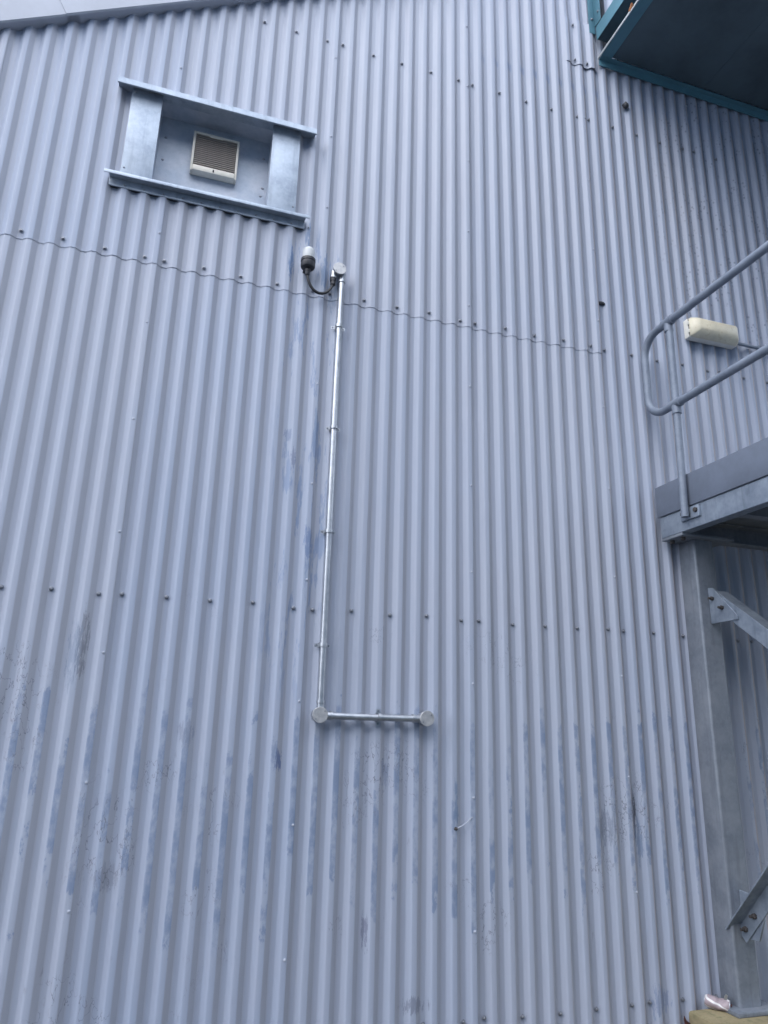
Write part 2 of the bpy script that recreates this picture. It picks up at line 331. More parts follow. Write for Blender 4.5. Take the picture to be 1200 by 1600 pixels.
def sheet(name, i0, i1, z0, z1, yoff, tilt=0.0030, rows=22, hole=None, seed=0):
    bm = bmesh.new(); cols = []
    ts = [i0, i1] + [i + f_ for i in range(math.floor(i0), math.ceil(i1)+1) for f_ in FR if i0+0.01 < i+f_ < i1-0.01]
    ts.sort(); n = len(ts)-1
    ph = seed*13.7
    zb = z0
    for j in range(n+1):
        t = ts[j]; x = t*P; zt = z1(x) if callable(z1) else z1
        col = []
        y = -DEP*trap2(t) + yoff - tilt*(j/n) - (0.0007*noise.noise(Vector((x*4, 0, seed))) if z0 > 1 else 0)
        for r_ in range(rows+1):
            z = zb + (zt-zb)*r_/rows
            wob = noise.noise(Vector((x*1.3+ph, z*0.9, 3.1)))*0.0022 + noise.noise(Vector((x*7+ph, z*1.7, 8.1)))*0.0009
            wx = noise.noise(Vector((math.floor(t+0.5)*5.1+ph, z*1.1, 1.7)))*0.0014
            col.append(bm.verts.new((x+wx, y+wob, z)))
        cols.append(col)
    for A, B in zip(cols, cols[1:]):
        for r_ in range(rows):
            bm.faces.new((A[r_], B[r_], B[r_+1], A[r_+1]))
    # folded-back lower edge and right edge give the sheet its visible thickness
    bot = [bm.verts.new(c_[0].co + Vector((0, 0.0024, 0.0003))) for c_ in cols]
    for j in range(n): bm.faces.new((cols[j+1][0], cols[j][0], bot[j], bot[j+1]))
    edge = [bm.verts.new(v_.co + Vector((0, 0.0022, 0))) for v_ in cols[-1]]
    for r_ in range(rows): bm.faces.new((cols[-1][r_], edge[r_], edge[r_+1], cols[-1][r_+1]))
    if hole:
        hx0, hx1, hz0, hz1 = hole
        kill = [f_ for f_ in bm.faces if hx0 < f_.calc_center_median().x < hx1 and hz0 < f_.calc_center_median().z < hz1]
        bmesh.ops.delete(bm, geom=kill, context='FACES')
    bmesh.ops.recalc_face_normals(bm, faces=bm.faces[:])
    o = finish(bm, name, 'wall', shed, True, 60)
    return o
LAP_Z, BASE_Z = 3.214, 0.392
HOLE = (-0.80, -0.27, 3.545, 4.06)
for q in range(-6, 7):
    a, b = -0.5 + 9*q, -0.5 + 9*(q+1)
    s0, s1 = a-0.42, b+0.19
    if q < 2:
        sheet('cladding_sheet', s0, s1, BASE_Z, 3.33, 0.0018, seed=q)
        if verge(a*P) > LAP_Z+0.1:
            top = lambda x: verge(x)+0.035
            vented = s0*P < HOLE[1] and s1*P > HOLE[0]
            sheet('cladding_sheet', s0, s1, LAP_Z, top, -0.0004, rows=60 if vented else 26, hole=HOLE if vented else None, seed=q)
    else:
        sheet('cladding_sheet', s0, s1, BASE_Z, (lambda x: min(verge(x)+0.035, 7.4)), 0.0016, rows=40, seed=q+40)
sheet('patch_sheet', 16.32, 18.95, 4.985, 5.30, -0.0075, rows=6, seed=77)

# brick upstand behind the sheet feet
up_ = put('base_wall', box(-4.2, 4.9, 0.032, 0.14, -0.05, 0.46, 0), 'mortar', shed, False)
bme = box(-0.1035, 0.1035, -0.01, 0.05, -0.031, 0.031, 0.004, seg=1)
brick_me = None
for row in range(6):
    for c_ in range(8):
        x = 0.62 + c_*0.217 + (0.108 if row % 2 else 0); z = 0.036 + row*0.072
        if brick_me is None:
            o = finish(bme, 'brick', 'brick', up_, False); brick_me = o.data
        else: o = link('brick', brick_me, None, up_)
        o.location = (x, 0.030, z)

# verge flashing and roof
nrm = Vector((-0.5635, 0, 1)).normalized(); sl = Vector((1, 0, 0.5635)).normalized()
def verge_piece(x0, x1, name, yo=0.0):
    bm = bmesh.new()
    sec = [(0.06, 0.10), (-0.05, 0.10), (-0.056, 0.092), (-0.050, -0.002), (-0.044, -0.008), (0.012, -0.008), (0.012, -0.004), (-0.040, -0.003), (-0.044, 0.086), (0.06, 0.094)]
    rr = []
    for x in (x0, x1):
        o_ = Vector((x, 0, verge(x)))
        rr.append([bm.verts.new(o_ + Vector((0, y_-yo, 0)) + nrm*h_) for y_, h_ in sec])
    for i in range(len(sec)-1): bm.faces.new((rr[0][i], rr[1][i], rr[1][i+1], rr[0][i+1]))
    bm.faces.new(rr[0]); bm.faces.new(rr[1][::-1]); bmesh.ops.recalc_face_normals(bm, faces=bm.faces[:])
    return put(name, bm, 'flash', shed)
verge_piece(-4.2, -1.155, 'verge_flashing', 0.0); verge_piece(-1.20, 1.05, 'verge_flashing', 0.003); verge_piece(1.0, 4.3, 'verge_flashing', 0.0)
bm = bmesh.new(); z_ = lambda x: verge(x)+0.09
rv = [bm.verts.new((x, y, z_(x))) for x, y in ((-4.3, 0.03), (4.3, 0.03), (4.3, 9), (-4.3, 9))]; bm.faces.new(rv)
rv2 = [bm.verts.new((4.3, 0.03, z_(4.299))), bm.verts.new((4.9, 0.03, z_(4.9))), bm.verts.new((4.9, 9, z_(4.9))), bm.verts.new((4.3, 9, z_(4.299)))]; bm.faces.new(rv2)
put('roof', bm, 'flash', shed, False)

# ------------------------------------------------------------------ screws on the wall
def screw_mesh():
    bm = tube([(0, 0, 0), (0, -0.0008, 0), (0, -0.0022, 0), (0, -0.0030, 0)], [0.0076, 0.0076, 0.0066, 0.004], 12)
    tube([(0, -0.0024, 0), (0, -0.0075, 0), (0, -0.0085, 0)], [0.0050, 0.0050, 0.0038], 6, bm)
    return bm
def stitch_mesh():
    bm = tube([(0, 0, 0), (0, -0.0012, 0), (0, -0.002, 0)], [0.0048, 0.0048, 0.0036], 10)
    tube([(0, -0.0018, 0), (0, -0.0045, 0)], [0.0027, 0.0022], 6, bm); return bm
o = finish(screw_mesh(), 'screw', 'screw', shed); scr = o.data; first = [o]
o2 = finish(stitch_mesh(), 'stitch_screw', 'flash', shed); stm = o2.data; first2 = [o2]
def add_screw(x, y, z, me, pool, nm):
    o = pool.pop() if pool else link(nm, me, None, shed)
    o.location = (x, y, z); o.rotation_euler = (random.uniform(-.12, .12), random.uniform(0, 3), random.uniform(-.12, .12)); return o
for zr, lo, hi in ((4.632, -10, 30), (3.247, -20, 31), (1.883, -18, 31), (0.486, -2, 31)):
    for q in range(-3, 4):
        for d in (0, 2, 4, 6, 8):
            i = 9*q + d
            if lo <= i <= hi and not (zr > 3 and verge(i*P) < zr+0.05):
                if zr > 4 and i > 17 and i*P > 3: continue
                add_screw(i*P+random.uniform(-.002, .002), -0.0045 if zr > 3 and i < 18 else -0.0022, zr+random.uniform(-.006, .006), scr, first, 'screw')
for q in (-2, -1, 0, 1, 2, 3):
    z = 0.72 + 0.07*(q % 3)
    while z < min(verge((9*q-.5)*P)-0.1, 5.0):
        if not (HOLE[2]-.1 < z < HOLE[3]+.1 and q in (-1,)):
            add_screw((9*q-0.5)*P+random.uniform(.001, .006), -DEP-0.0046 if z > 3.2 else -DEP-0.0010, z+random.uniform(-.03, .03), stm, first2, 'stitch_screw')
        z += 0.42
for x, z in ((1.30, 5.262), (1.405, 5.25), (1.30, 5.012), (1.377, 5.012)):
    add_screw(x, -0.016, z, scr, [], 'screw')

# stub ends left in the sheeting; one black lump stands for a hole
def lump(name, c_, s, seed, mat, label):
    bm = bmesh.new(); bmesh.ops.create_icosphere(bm, subdivisions=3, radius=1)
    for v_ in bm.verts:
        v_.co *= 1 + 0.28*noise.noise(v_.co*1.6+Vector((seed, 0, 0)))
        v_.co = Vector((v_.co.x*s[0], v_.co.y*s[1], v_.co.z*s[2]))
    o = finish(bm, name, mat, None); o.location = c_; return tag(o, label, 'fitting')
lump('black_lump', (1.605, -0.022, 4.795), (0.017, 0.016, 0.018), 3, 'black', 'black lump on wall just below the blue walkway')
lump('black_lump', (1.372, -0.004, 3.502), (0.021, 0.010, 0.010), 9, 'black', 'small black lump for a torn hole in wall left of the guardrail')
lump('wire_stub', (0.577, -0.010, 1.107), (0.009, 0.011, 0.008), 5, 'rust', 'small rusty wire stub in wall below the conduit')
bm = tube([(0, -0.004, 0), (0.018, -0.012, 0.010), (0.036, -0.013, 0.022), (0.058, -0.006, 0.036), (0.068, -0.004, 0.041)], 0.0016, 6)
w = finish(bm, 'loose_wire', 'flash', None); w.location = (0.583, -0.010, 1.108); tag(w, 'thin pale wire lying across two ribs below the conduit', 'wire')

# ------------------------------------------------------------------ vent
vent = thing('wall_vent', 'galvanised framed vent recess with beige slatted grille high on wall', 'vent', (-0.535, -0.02, 3.55))
L0, L1 = -0.958, -0.112
put('lintel', prism([(0.004, 4.034), (-0.066, 4.034), (-0.068, 4.032), (-0.068, 4.006), (-0.066, 4.004), (-0.062, 4.004), (-0.062, 4.028), (0.004, 4.028)], 'x', L0, L1, 0.0), 'galv_vent', vent)
put('sill', prism([(0.002, 3.573), (-0.054, 3.573), (-0.056, 3.571), (-0.056, 3.562), (-0.052, 3.562), (-0.050, 3.567), (-0.0225, 3.567), (-0.0225, 3.532), (-0.019, 3.530), (-0.019, 3.569), (0.002, 3.569)], 'x', -0.937, -0.133, 0.0), 'galv_vent', vent)
put('sill_lip', box(-0.957, -0.117, -0.059, -0.056, 3.559, 3.574, 0.0008), 'galv_vent', vent)
for x0, x1 in ((-0.900, -0.777), (-0.302, -0.178)):
    put('cover_strip', box(x0, x1, -0.032, -0.026, 3.572, 4.026, 0.0012), 'galv_vent', vent)
put('back_panel', box(-0.86, -0.22, 0.090, 0.094, 3.50, 4.10, 0), 'panel', vent, False)
for x0, x1 in ((-0.789, -0.779), (-0.299, -0.289)):
    put('reveal', box(x0, x1, -0.0255, 0.0895, 3.566, 4.029, 0), 'panel', vent, False)
put('soffit', box(-0.778, -0.30, -0.0255, 0.0895, 4.030, 4.036, 0), 'panel', vent, False)
put('sill_underside', box(-0.934, -0.136, -0.0186, 0.012, 3.533, 3.536, 0), 'sill_shade', vent, False)  # near-black colour paints the shade into the voids under the sill
put('sill_tray', box(-0.778, -0.30, -0.0235, 0.0895, 3.560, 3.566, 0), 'galv_vent', vent, False)
grl = put('grille', bmesh.new(), 'grille', vent)
gx0, gx1, gz0, gz1 = -0.636, -0.436, 3.762, 3.970
bm = box(gx0, gx0+0.010, 0.055, 0.0895, gz0, gz1, 0.002)
box(gx1-0.010, gx1, 0.055, 0.0895, gz0, gz1, 0.002, bm); box(gx0+0.01, gx1-0.01, 0.055, 0.0895, gz1-0.009, gz1, 0.002, bm)
box(gx0+0.01, gx1-0.01, 0.050, 0.0895, gz0, gz0+0.027, 0.004, bm)
bmx = bmesh.new(); bmx.from_mesh(grl.data); bmx.free()
off = vent.location; bmesh.ops.translate(bm, verts=bm.verts, vec=-off); bm.to_mesh(grl.data); bm.free()
grl.data.shade_smooth(); grl.data.set_sharp_from_angle(angle=R(35))
put('grille_back', box(gx0+0.009, gx1-0.009, 0.082, 0.088, gz0+0.02, gz1-0.005, 0), 'dark', grl, False)
put('latch', box(-0.540, -0.534, 0.0475, 0.051, gz0+0.006, gz0+0.018, 0.0005), 'dark', grl, False)
put('top_clip', prism([(-0.57, gz1-0.010), (-0.505, gz1-0.010), (-0.512, gz1-0.016), (-0.563, gz1-0.016)], 'y', 0.0535, 0.060, 0.0008), 'grille', grl)
sl0 = None; ns = 17
for i in range(ns):
    z = gz0+0.032 + (gz1-0.014-gz0-0.032)*i/(ns-1)
    if sl0 is None:
        bm = prism([(0.0, 0.0018), (0.016, 0.0078), (0.016, 0.0058), (0.0, -0.0012)], 'x', gx0+0.009, gx1-0.009, 0.0)
        bmesh.ops.translate(bm, verts=bm.verts, vec=(0.536, 0, 0)); o = finish(bm, 'slat', 'slat', grl, False); sl0 = o.data
    else: o = link('slat', sl0, None, grl)
    o.location = Vector((-0.536, 0.058, z)) - vent.location
rv0 = None
for x, y, z in ((-0.752, 0.090, 3.924), (-0.753, 0.090, 3.806), (-0.322, 0.090, 3.938), (-0.316, 0.090, 3.779), (-0.322, 0.090, 3.735),
                (-0.888, -0.032, 4.006), (-0.888, -0.032, 3.62), (-0.192, -0.032, 4.004), (-0.19, -0.032, 3.62)) + tuple(((i+0.5)*P, -0.0225, 3.542) for i in range(-12, -1)):
    if rv0 is None:
        o = finish(tube([(0, 0, 0), (0, -0.002, 0), (0, -0.004, 0)], [0.0065, 0.0055, 0.003], 10), 'rivet', 'screw', vent); rv0 = o.data
    else: o = link('rivet', rv0, None, vent)
    o.location = Vector((x, y, z)) - vent.location; o.scale = (1, 1, 1) if y > 0 else (0.62, 1, 0.62)

# ------------------------------------------------------------------ conduit run
cond = thing('conduit_run', 'shiny L-shaped galvanised conduit with round junction boxes on wall', 'conduit', (0.038, -0.019, 1.495))
CY = -0.0375; CX = 0.039; CZH = 1.493
put('pipe', tube([(CX, CY, 1.525), (CX+0.0005, CY, 2.2), (CX-0.0005, CY, 2.8), (CX+0.003, CY, 3.315)], 0.0122, 18), 'conduit', cond)
put('pipe', tube([(0.066, CY, CZH), (0.25, CY, CZH-0.001), (0.41, CY, CZH)], 0.0122, 18), 'conduit', cond)
def jbox(c_, spouts):
    x, y, z = c_
    b_ = put('junction_box', lathe([(0.022, 0.0), (0.0255, 0.003), (0.0262, 0.040), (0.0275, 0.041)], (x, -0.0195, z), 'y', 32), 'conduit', cond)
    put('lid', lathe([(0.0275, 0.0412), (0.0283, 0.0425), (0.0283, 0.0450), (0.0272, 0.0462), (0.004, 0.0463)], (x, -0.0195, z), 'y', 32), 'lid', b_, True, 18)
    for a in (0.7, 0.7+math.pi):
        put('lid_screw', tube([(x+0.021*math.cos(a), -0.0657, z+0.021*math.sin(a)), (x+0.021*math.cos(a), -0.0673, z+0.021*math.sin(a))], 0.0027, 8), 'screw', b_)
    for p0, p1 in spouts:
        p0 = Vector(p0); p1 = Vector(p1); d = p1-p0
        put('spout', tube([p0, p0+d*0.7, p0+d*0.72, p1], [0.0140, 0.0140, 0.0158, 0.0158], 18), 'conduit', b_)
BX, BZ = 0.025, 3.340
jbox((BX, 0, BZ), [((CX+0.0045, CY, BZ-0.012), (CX+0.003, CY, BZ-0.052)), ((BX-0.019, CY, BZ-0.005), (BX-0.021, CY, BZ-0.038))])
jbox((0.034, 0, 1.495), [((CX, CY, 1.512), (CX, CY, 1.546)), ((0.052, CY, CZH), (0.085, CY, CZH))])
jbox((0.442, 0, 1.494), [((0.425, CY, CZH), (0.392, CY, CZH))])
def saddle(c_, vert):
    bm = bmesh.new(); w = 0.0065; x, z = c_
    arc = [(-0.030, 0.0), (-0.0145, 0.0)] + [(0.0142*math.cos(t), -0.0002+0.0185+0.0142*math.sin(t)) for t in [math.pi - math.pi*i/10 for i in range(11)]] + [(0.0145, 0.0), (0.030, 0.0)]
    arc_o = [(a, h+0.0014) if abs(a) > 0.0144 else (a*1.1, (h-0.0183)*1.1+0.0183 if h > 0.0183 else h) for a, h in arc]
    def pt(a, h, s): return (x+a, -0.0205-h, z+s) if vert else (x+s, -0.0205-h, z+a)
    A = [[bm.verts.new(pt(a, h, s)) for a, h in q] for q in (arc, arc_o) for s in (-w, w)]
    for r0, r1 in ((0, 1), (3, 2), (2, 0), (1, 3)):
        for i in range(len(arc)-1): bm.faces.new((A[r0][i], A[r0][i+1], A[r1][i+1], A[r1][i]))
    for i in (0, -1): bm.faces.new((A[0][i], A[1][i], A[3][i], A[2][i]))
    bmesh.ops.recalc_face_normals(bm, faces=bm.faces[:])
    o = put('saddle', bm, 'conduit', cond)
    put('saddle_base', box(x-0.018, x+0.018, -0.0208, -0.0192, z-0.0095, z+0.0095, 0) if vert else box(x-0.0095, x+0.0095, -0.0208, -0.0192, z-0.018, z+0.018, 0), 'conduit', o, False)
    for s in (-0.023, 0.023):
        q = (x+s, -0.0215, z) if vert else (x, -0.0215, z+s)
        put('saddle_screw', tube([q, (q[0], q[1]-0.003, q[2])], [0.0042, 0.003], 8), 'screw', o)
for z in (3.076, 2.614, 2.180, 1.744): saddle((CX, z), True)
saddle((0.263, CZH), False)

# ------------------------------------------------------------------ beacon
BC = Vector((-0.113, -0.060, 3.312))
bea = thing('beacon_light', 'small beacon with clear dome and black base, cable looping to conduit', 'beacon', BC)
put('base', lathe([(0.020, -0.004), (0.0275, -0.001), (0.0305, 0.004), (0.0305, 0.024), (0.0288, 0.0245), (0.0288, 0.0275), (0.0312, 0.028), (0.0312, 0.040), (0.029, 0.042)], BC, 'z', 32), 'black', bea)
dm = put('dome', lathe([(0.0255, 0.0415), (0.0262, 0.046), (0.0258, 0.078), (0.0235, 0.088), (0.018, 0.094), (0.004, 0.0965)], BC, 'z', 32), 'dome', bea)
put('reflector', lathe([(0.012, 0.043), (0.012, 0.060), (0.016, 0.064), (0.015, 0.085), (0.004, 0.088)], BC, 'z', 20), 'white', dm)
put('gland', lathe([(0.0085, -0.036), (0.0105, -0.033), (0.0105, -0.020), (0.0125, -0.019), (0.0125, -0.008), (0.010, -0.005)], BC, 'z', 14), 'black', bea)
put('wall_bracket', box(BC.x-0.014, BC.x+0.014, -0.036, -0.017, 3.310, 3.345, 0.002), 'black', bea)
G2 = Vector((BX-0.0215, CY, BZ-0.066))
put('gland', lathe([(0.0085, -0.006), (0.0112, -0.003), (0.0112, 0.012), (0.0135, 0.013), (0.0135, 0.029), (0.011, 0.031)], G2, 'z', 14), 'black', bea)
a_ = BC+Vector((0, 0, -0.030)); b_ = G2
pts = []
for i in range(25):
    t = i/24; h0, h1 = a_+Vector((0.012, 0.004, -0.098)), b_+Vector((-0.022, -0.006, -0.085))
    pts.append(a_*(1-t)**3 + h0*3*t*(1-t)**2 + h1*3*t*t*(1-t) + b_*t**3)
put('cable', tube(pts, 0.0062, 12), 'cable', bea)

# ------------------------------------------------------------------ bulkhead lamp
LX0, LX1, LZ0, LZ1 = 1.842, 2.135, 3.385, 3.490
lam = thing('bulkhead_light', 'cream oblong bulkhead lamp fixed to wall behind the guardrail', 'lamp', ((LX0+LX1)/2, -0.019, LZ0))
put('body', box(LX0, LX1, -0.0195, -0.056, LZ0, LZ1, 0.004), 'white', lam)
bm = bmesh.new()
secs = [(-0.0565, 0.001, 0.001), (-0.066, 0.001, 0.001), (-0.092, 0.018, 0.012), (-0.106, 0.034, 0.028)]
rr = []
for y, ix, iz in secs:
    x0, x1, z0, z1 = LX0+ix, LX1-ix, LZ0+iz, LZ1-iz; ch = 0.008
    rr.append([bm.verts.new((px, y, pz)) for px, pz in ((x0+ch, z0), (x1-ch, z0), (x1, z0+ch), (x1, z1-ch), (x1-ch, z1), (x0+ch, z1), (x0, z1-ch), (x0, z0+ch))])
for A, B in zip(rr, rr[1:]):
    for j in range(8): bm.faces.new((A[j], A[(j+1) % 8], B[(j+1) % 8], B[j]))
bm.faces.new(rr[-1]); bm.faces.new(rr[0][::-1]); bmesh.ops.recalc_face_normals(bm, faces=bm.faces[:])
dif = put('diffuser', bm, 'cream', lam, True, 50)
for z in (LZ0+0.03, LZ1-0.03): put('end_clip', box(LX0-0.004, LX0+0.002, -0.050, -0.062, z-0.009, z+0.009, 0.001), 'white', lam)
put('end_seal', box(LX0-0.0015, LX0+0.001, -0.0565, -0.0590, LZ0+0.004, LZ1-0.004, 0), 'black', lam, False)
put('gland', tube([(LX1-0.001, -0.036, LZ0+0.034), (LX1+0.016, -0.036, LZ0+0.034), (LX1+0.022, -0.036, LZ0+0.034)], [0.011, 0.011, 0.008], 12), 'black', lam)
put('cable', tube([(LX1+0.015, -0.036, LZ0+0.034), (LX1+0.1, -0.033, LZ0+0.036), (LX1+0.4, -0.031, LZ0+0.034), (LX1+1.2, -0.031, LZ0+0.03)], 0.0085, 12), 'rail', lam)
for x in (LX1+0.17, LX1+0.47): put('cable_clip', box(x-0.008, x+0.008, -0.019, -0.043, LZ0+0.020, LZ0+0.050, 0.002), 'rail', lam)

# ------------------------------------------------------------------ steel landing
lan = thing('steel_landing', 'galvanised steel landing with toe board, column and bracing beside the wall', 'platform', (1.737, -0.07, 0.465))
X0, X1, YO = 1.589, 3.35, -1.56
def channel_y(x, dirx, y0, y1, z0, z1, name, par):
    fl, t, wt = 0.05, 0.007, 0.006
    s = dirx
    poly = [(x, z0), (x+s*fl, z0), (x+s*fl, z0+t), (x+s*wt, z0+t+0.004), (x+s*wt, z1-t-0.004), (x+s*fl, z1-t), (x+s*fl, z1), (x, z1)]
    return put(name, prism(poly, 'y', y0, y1, 0.0015), 'galv', par)
ec = channel_y(X0, 1, -0.030, YO, 2.312, 2.408, 'edge_channel', lan)
channel_y(X1, -1, -0.030, YO, 2.312, 2.408, 'edge_channel', lan)
for yy, d in ((-0.034, -1), (YO+0.004, 1)):
    poly = [(yy, 2.313), (yy+d*0.05, 2.313), (yy+d*0.05, 2.320), (yy+d*0.006, 2.324), (yy+d*0.006, 2.396), (yy+d*0.05, 2.400), (yy+d*0.05, 2.407), (yy, 2.407)]
    put('cross_beam', prism(poly, 'x', X0+0.052, X1-0.052, 0.001), 'galv_dull', lan)
for yy in (-0.42, -0.80, -1.18):
    put('joist', prism([(yy, 2.335), (yy+0.045, 2.335), (yy+0.045, 2.341), (yy+0.006, 2.341), (yy+0.006, 2.407), (yy, 2.407)], 'x', X0+0.053, X1-0.053, 0.0), 'galv_dull', lan, False)
put('deck_plate', box(X0+0.002, X1-0.002, -0.032, YO+0.002, 2.4085, 2.4145, 0), 'galv_dull', lan, False)
put('toe_board', box(X0-0.007, X0, -0.020, YO, 2.4120, 2.556, 0.0015), 'toe', lan)
put('toe_board', box(X0, X1, YO-0.006, YO, 2.4150, 2.556, 0.0015), 'toe', lan)
# wall column (square hollow section) and the outer ones
def column(cx, cy, s=0.053, z1=2.2985):
    bm = bmesh.new(); r = 0.012; ring = []
    for qx, qy, a0 in ((1, 1, 0), (-1, 1, 90), (-1, -1, 180), (1, -1, 270)):
        for i in range(5):
            a = R(a0 + 90*i/4); ring.append((cx+qx*(s-r)+r*math.cos(a), cy+qy*(s-r)+r*math.sin(a)))
    A = [bm.verts.new((x, y, 0.4835)) for x, y in ring]; B = [bm.verts.new((x, y, z1)) for x, y in ring]
    for i in range(len(ring)): bm.faces.new((A[i], A[(i+1) % len(ring)], B[(i+1) % len(ring)], B[i]))
    bm.faces.new(B)
    put('column', bm, 'galv_dull', lan, True, 20)
    put('base_plate', box(cx-0.100, cx+0.105, cy-0.095, cy+0.045, 0.467, 0.483, 0.002), 'galv_dull', lan)
CXc, CYc = 1.737, -0.068
column(CXc, CYc); column(CXc, -1.49); column(X1-0.15, -1.49); column(X1-0.15, -0.068)
for cx in (CXc, X1-0.15):
    put('cap_plate', box(X0+0.001 if cx == CXc else cx-0.13, X0+0.28 if cx == CXc else X1, -0.030, -0.163, 2.299, 2.3115, 0.001), 'galv_dull', lan)
    put('cap_plate', box(X0+0.001 if cx == CXc else cx-0.13, X0+0.28 if cx == CXc else X1, -1.555, -1.425, 2.299, 2.3115, 0.001), 'galv_dull', lan)
put('bolt', ngon_bolt((X0+0.030, -0.062, 2.299), (0, 0, -1), 0.011, 0.014), 'rust', lan)
put('bolt', ngon_bolt((X0+0.030, -0.132, 2.299), (0, 0, -1), 0.011, 0.014), 'rust', lan)
# bracing in the plane of the columns
gX = CXc
put('gusset', prism([(-0.122, 2.082), (-0.150, 2.078), (-0.272, 1.945), (-0.272, 1.925), (-0.122, 1.925)], 'x', gX-0.004, gX+0.004, 0.001), 'galv', lan)
put('gusset', prism([(-0.122, 0.884), (-0.215, 0.876), (-0.235, 0.80), (-0.20, 0.722), (-0.122, 0.715)], 'x', gX-0.004, gX+0.004, 0.001), 'galv', lan)
put('gusset', prism([(-1.436, 1.20), (-1.30, 1.18), (-1.28, 1.05), (-1.436, 1.00)], 'x', gX-0.004, gX+0.004, 0.001), 'galv', lan)
put('gusset', prism([(-1.436, 2.18), (-1.30, 2.12), (-1.28, 2.00), (-1.436, 1.95)], 'x', gX-0.004, gX+0.004, 0.001), 'galv', lan)
def angle_brace(p, q, w, side, top):
    """equal angle from p to q (y,z); flat leg in the y-z plane on 'side' of the gusset, outstanding leg along its upper edge"""
    d = Vector((q[0]-p[0], q[1]-p[1])); d.normalize(); n_ = Vector((-d.y, d.x))
    if n_.y < 0: n_ = -n_
    t = 0.006; xa = gX+side*0.0045
    bm = bmesh.new()
    sec = [(0, -w/2), (t, -w/2), (t, w/2-t), (w, w/2-t), (w, w/2), (0, w/2)]
    rr = []
    for e in (p, q):
        rr.append([bm.verts.new((xa+side*a, e[0]+n_.x*b, e[1]+n_.y*b)) for a, b in sec])
    for i in range(6): bm.faces.new((rr[0][i], rr[0][(i+1) % 6], rr[1][(i+1) % 6], rr[1][i]))
    bm.faces.new(rr[0]); bm.faces.new(rr[1][::-1]); bmesh.ops.recalc_face_normals(bm, faces=bm.faces[:])
    bmesh.ops.bevel(bm, geom=bm.edges[:], offset=0.001, segments=1, affect='EDGES')
    return put('brace', bm, 'galv', lan)
angle_brace((-0.135, 2.040), (-1.40, 1.062), 0.066, 1, True)
angle_brace((-0.118, 0.724), (-1.40, 2.085), 0.062, -1, True)
for y, z, s in ((-0.145, 2.032, -1), (-0.196, 1.985, -1)):
    put('bolt', ngon_bolt((gX-0.004, y, z), (-1, 0, 0), 0.0095, 0.010), 'rust', lan)
    put('bolt_end', tube([(gX-0.013, y, z), (gX-0.026, y, z)], 0.0055, 8), 'rust', lan)
for y, z in ((-0.147, 0.752), (-0.200, 0.808)):
    put('bolt', ngon_bolt((gX-0.0105, y, z), (-1, 0, 0), 0.0105, 0.012), 'rust', lan)
    put('bolt_end', tube([(gX-0.022, y, z), (gX-0.036, y, z)], 0.006, 8), 'rust', lan)

# ------------------------------------------------------------------ guardrail
RX = 1.560
gr = thing('guardrail', 'grey tubular guardrail with rounded end bolted to landing edge', 'railing', (RX, -0.235, 2.36))
rp = fillet([(RX, -1.60, 3.303), (RX, -0.055, 3.303), (RX, -0.055, 2.888), (RX, -1.60, 2.888)], 0.105, 10)
put('rail_loop', tube(rp, 0.0182, 20), 'rail', gr)
for py in (-0.238, -1.35):
    pq = put('post', tube([(RX, py+0.012 if py > -1 else py, 2.360), (RX, py+0.006 if py > -1 else py, 2.6), (RX, py, 2.87), (RX, py-0.004, 3.30)], 0.0165, 18), 'rail', gr)
    for z in (2.888, 3.303):
        put('collar', tube([(RX, py-0.034, z), (RX, py-0.032, z), (RX, py+0.032, z), (RX, py+0.034, z)], [0.0185, 0.0225, 0.0225, 0.0185], 20), 'rail', pq)
        put('socket', tube([(RX, py, z-0.052), (RX, py, z-0.050), (RX, py, z)], [0.0168, 0.0202, 0.0205], 18), 'rail', pq)
    fp = put('fixing_plate', box(X0-0.0105, X0-0.0005, py-0.052, py+0.062, 2.352, 2.404, 0.0015), 'galv', gr)
    for dy in (0.043, -0.035):
        put('bolt', ngon_bolt((X0-0.0102, py+dy, 2.382), (-1, 0, 0), 0.0115, 0.010), 'rust', fp)
for z, y in ((3.303, -0.375), (2.888, -0.36)):
    put('weld_joint', tube([(RX, y-0.007, z), (RX, y-0.003, z), (RX, y+0.003, z), (RX, y+0.007, z)], [0.0183, 0.0194, 0.0194, 0.0183], 20), 'rail', gr)

# ------------------------------------------------------------------ overhead enclosed walkway
wk = thing('enclosed_walkway', 'blue trimmed enclosed walkway with dark soffit jutting from wall at top right', 'walkway', (1.45, -0.02, 5.03))
YE, XE = -3.1, 4.6
SZ = 5.066
put('wall_angle', prism([(-0.0205, SZ+0.001), (-0.050, SZ+0.001), (-0.050, SZ-0.005), (-0.0265, SZ-0.005), (-0.0265, SZ-0.044), (-0.0205, SZ-0.044)], 'x', 1.452, XE, 0.0), 'blue', wk)
put('edge_trim', box(1.450, 1.515, -0.052, YE, SZ-0.003, SZ+0.003, 0), 'blue', wk, False)
put('edge_strip', box(1.4455, 1.4495, -0.022, YE, SZ-0.002, SZ+0.012, 0.0005), 'edge', wk)
xs = 1.517; i = 0
while xs < XE:
    xe = min(xs+0.62, XE)
    put('soffit_panel', box(xs, xe-0.002, -0.053, YE, SZ+0.004+(0.0015 if i % 2 else 0), SZ+0.02, 0.001), 'soffit', wk); xs = xe; i += 1
put('recess_web', box(1.560, 1.566, -0.022, YE, SZ+0.021, 5.190, 0), 'soffit', wk, False)
put('underside', box(1.445, 1.60, -0.035, YE, 5.191, 5.197, 0), 'soffit', wk, False)
put('drip_flashing', prism([(1.4435, 5.187), (1.4405, 5.187), (1.4405, 5.285), (1.4435, 5.285)], 'y', -0.034, YE, 0.0), 'blue', wk, False)
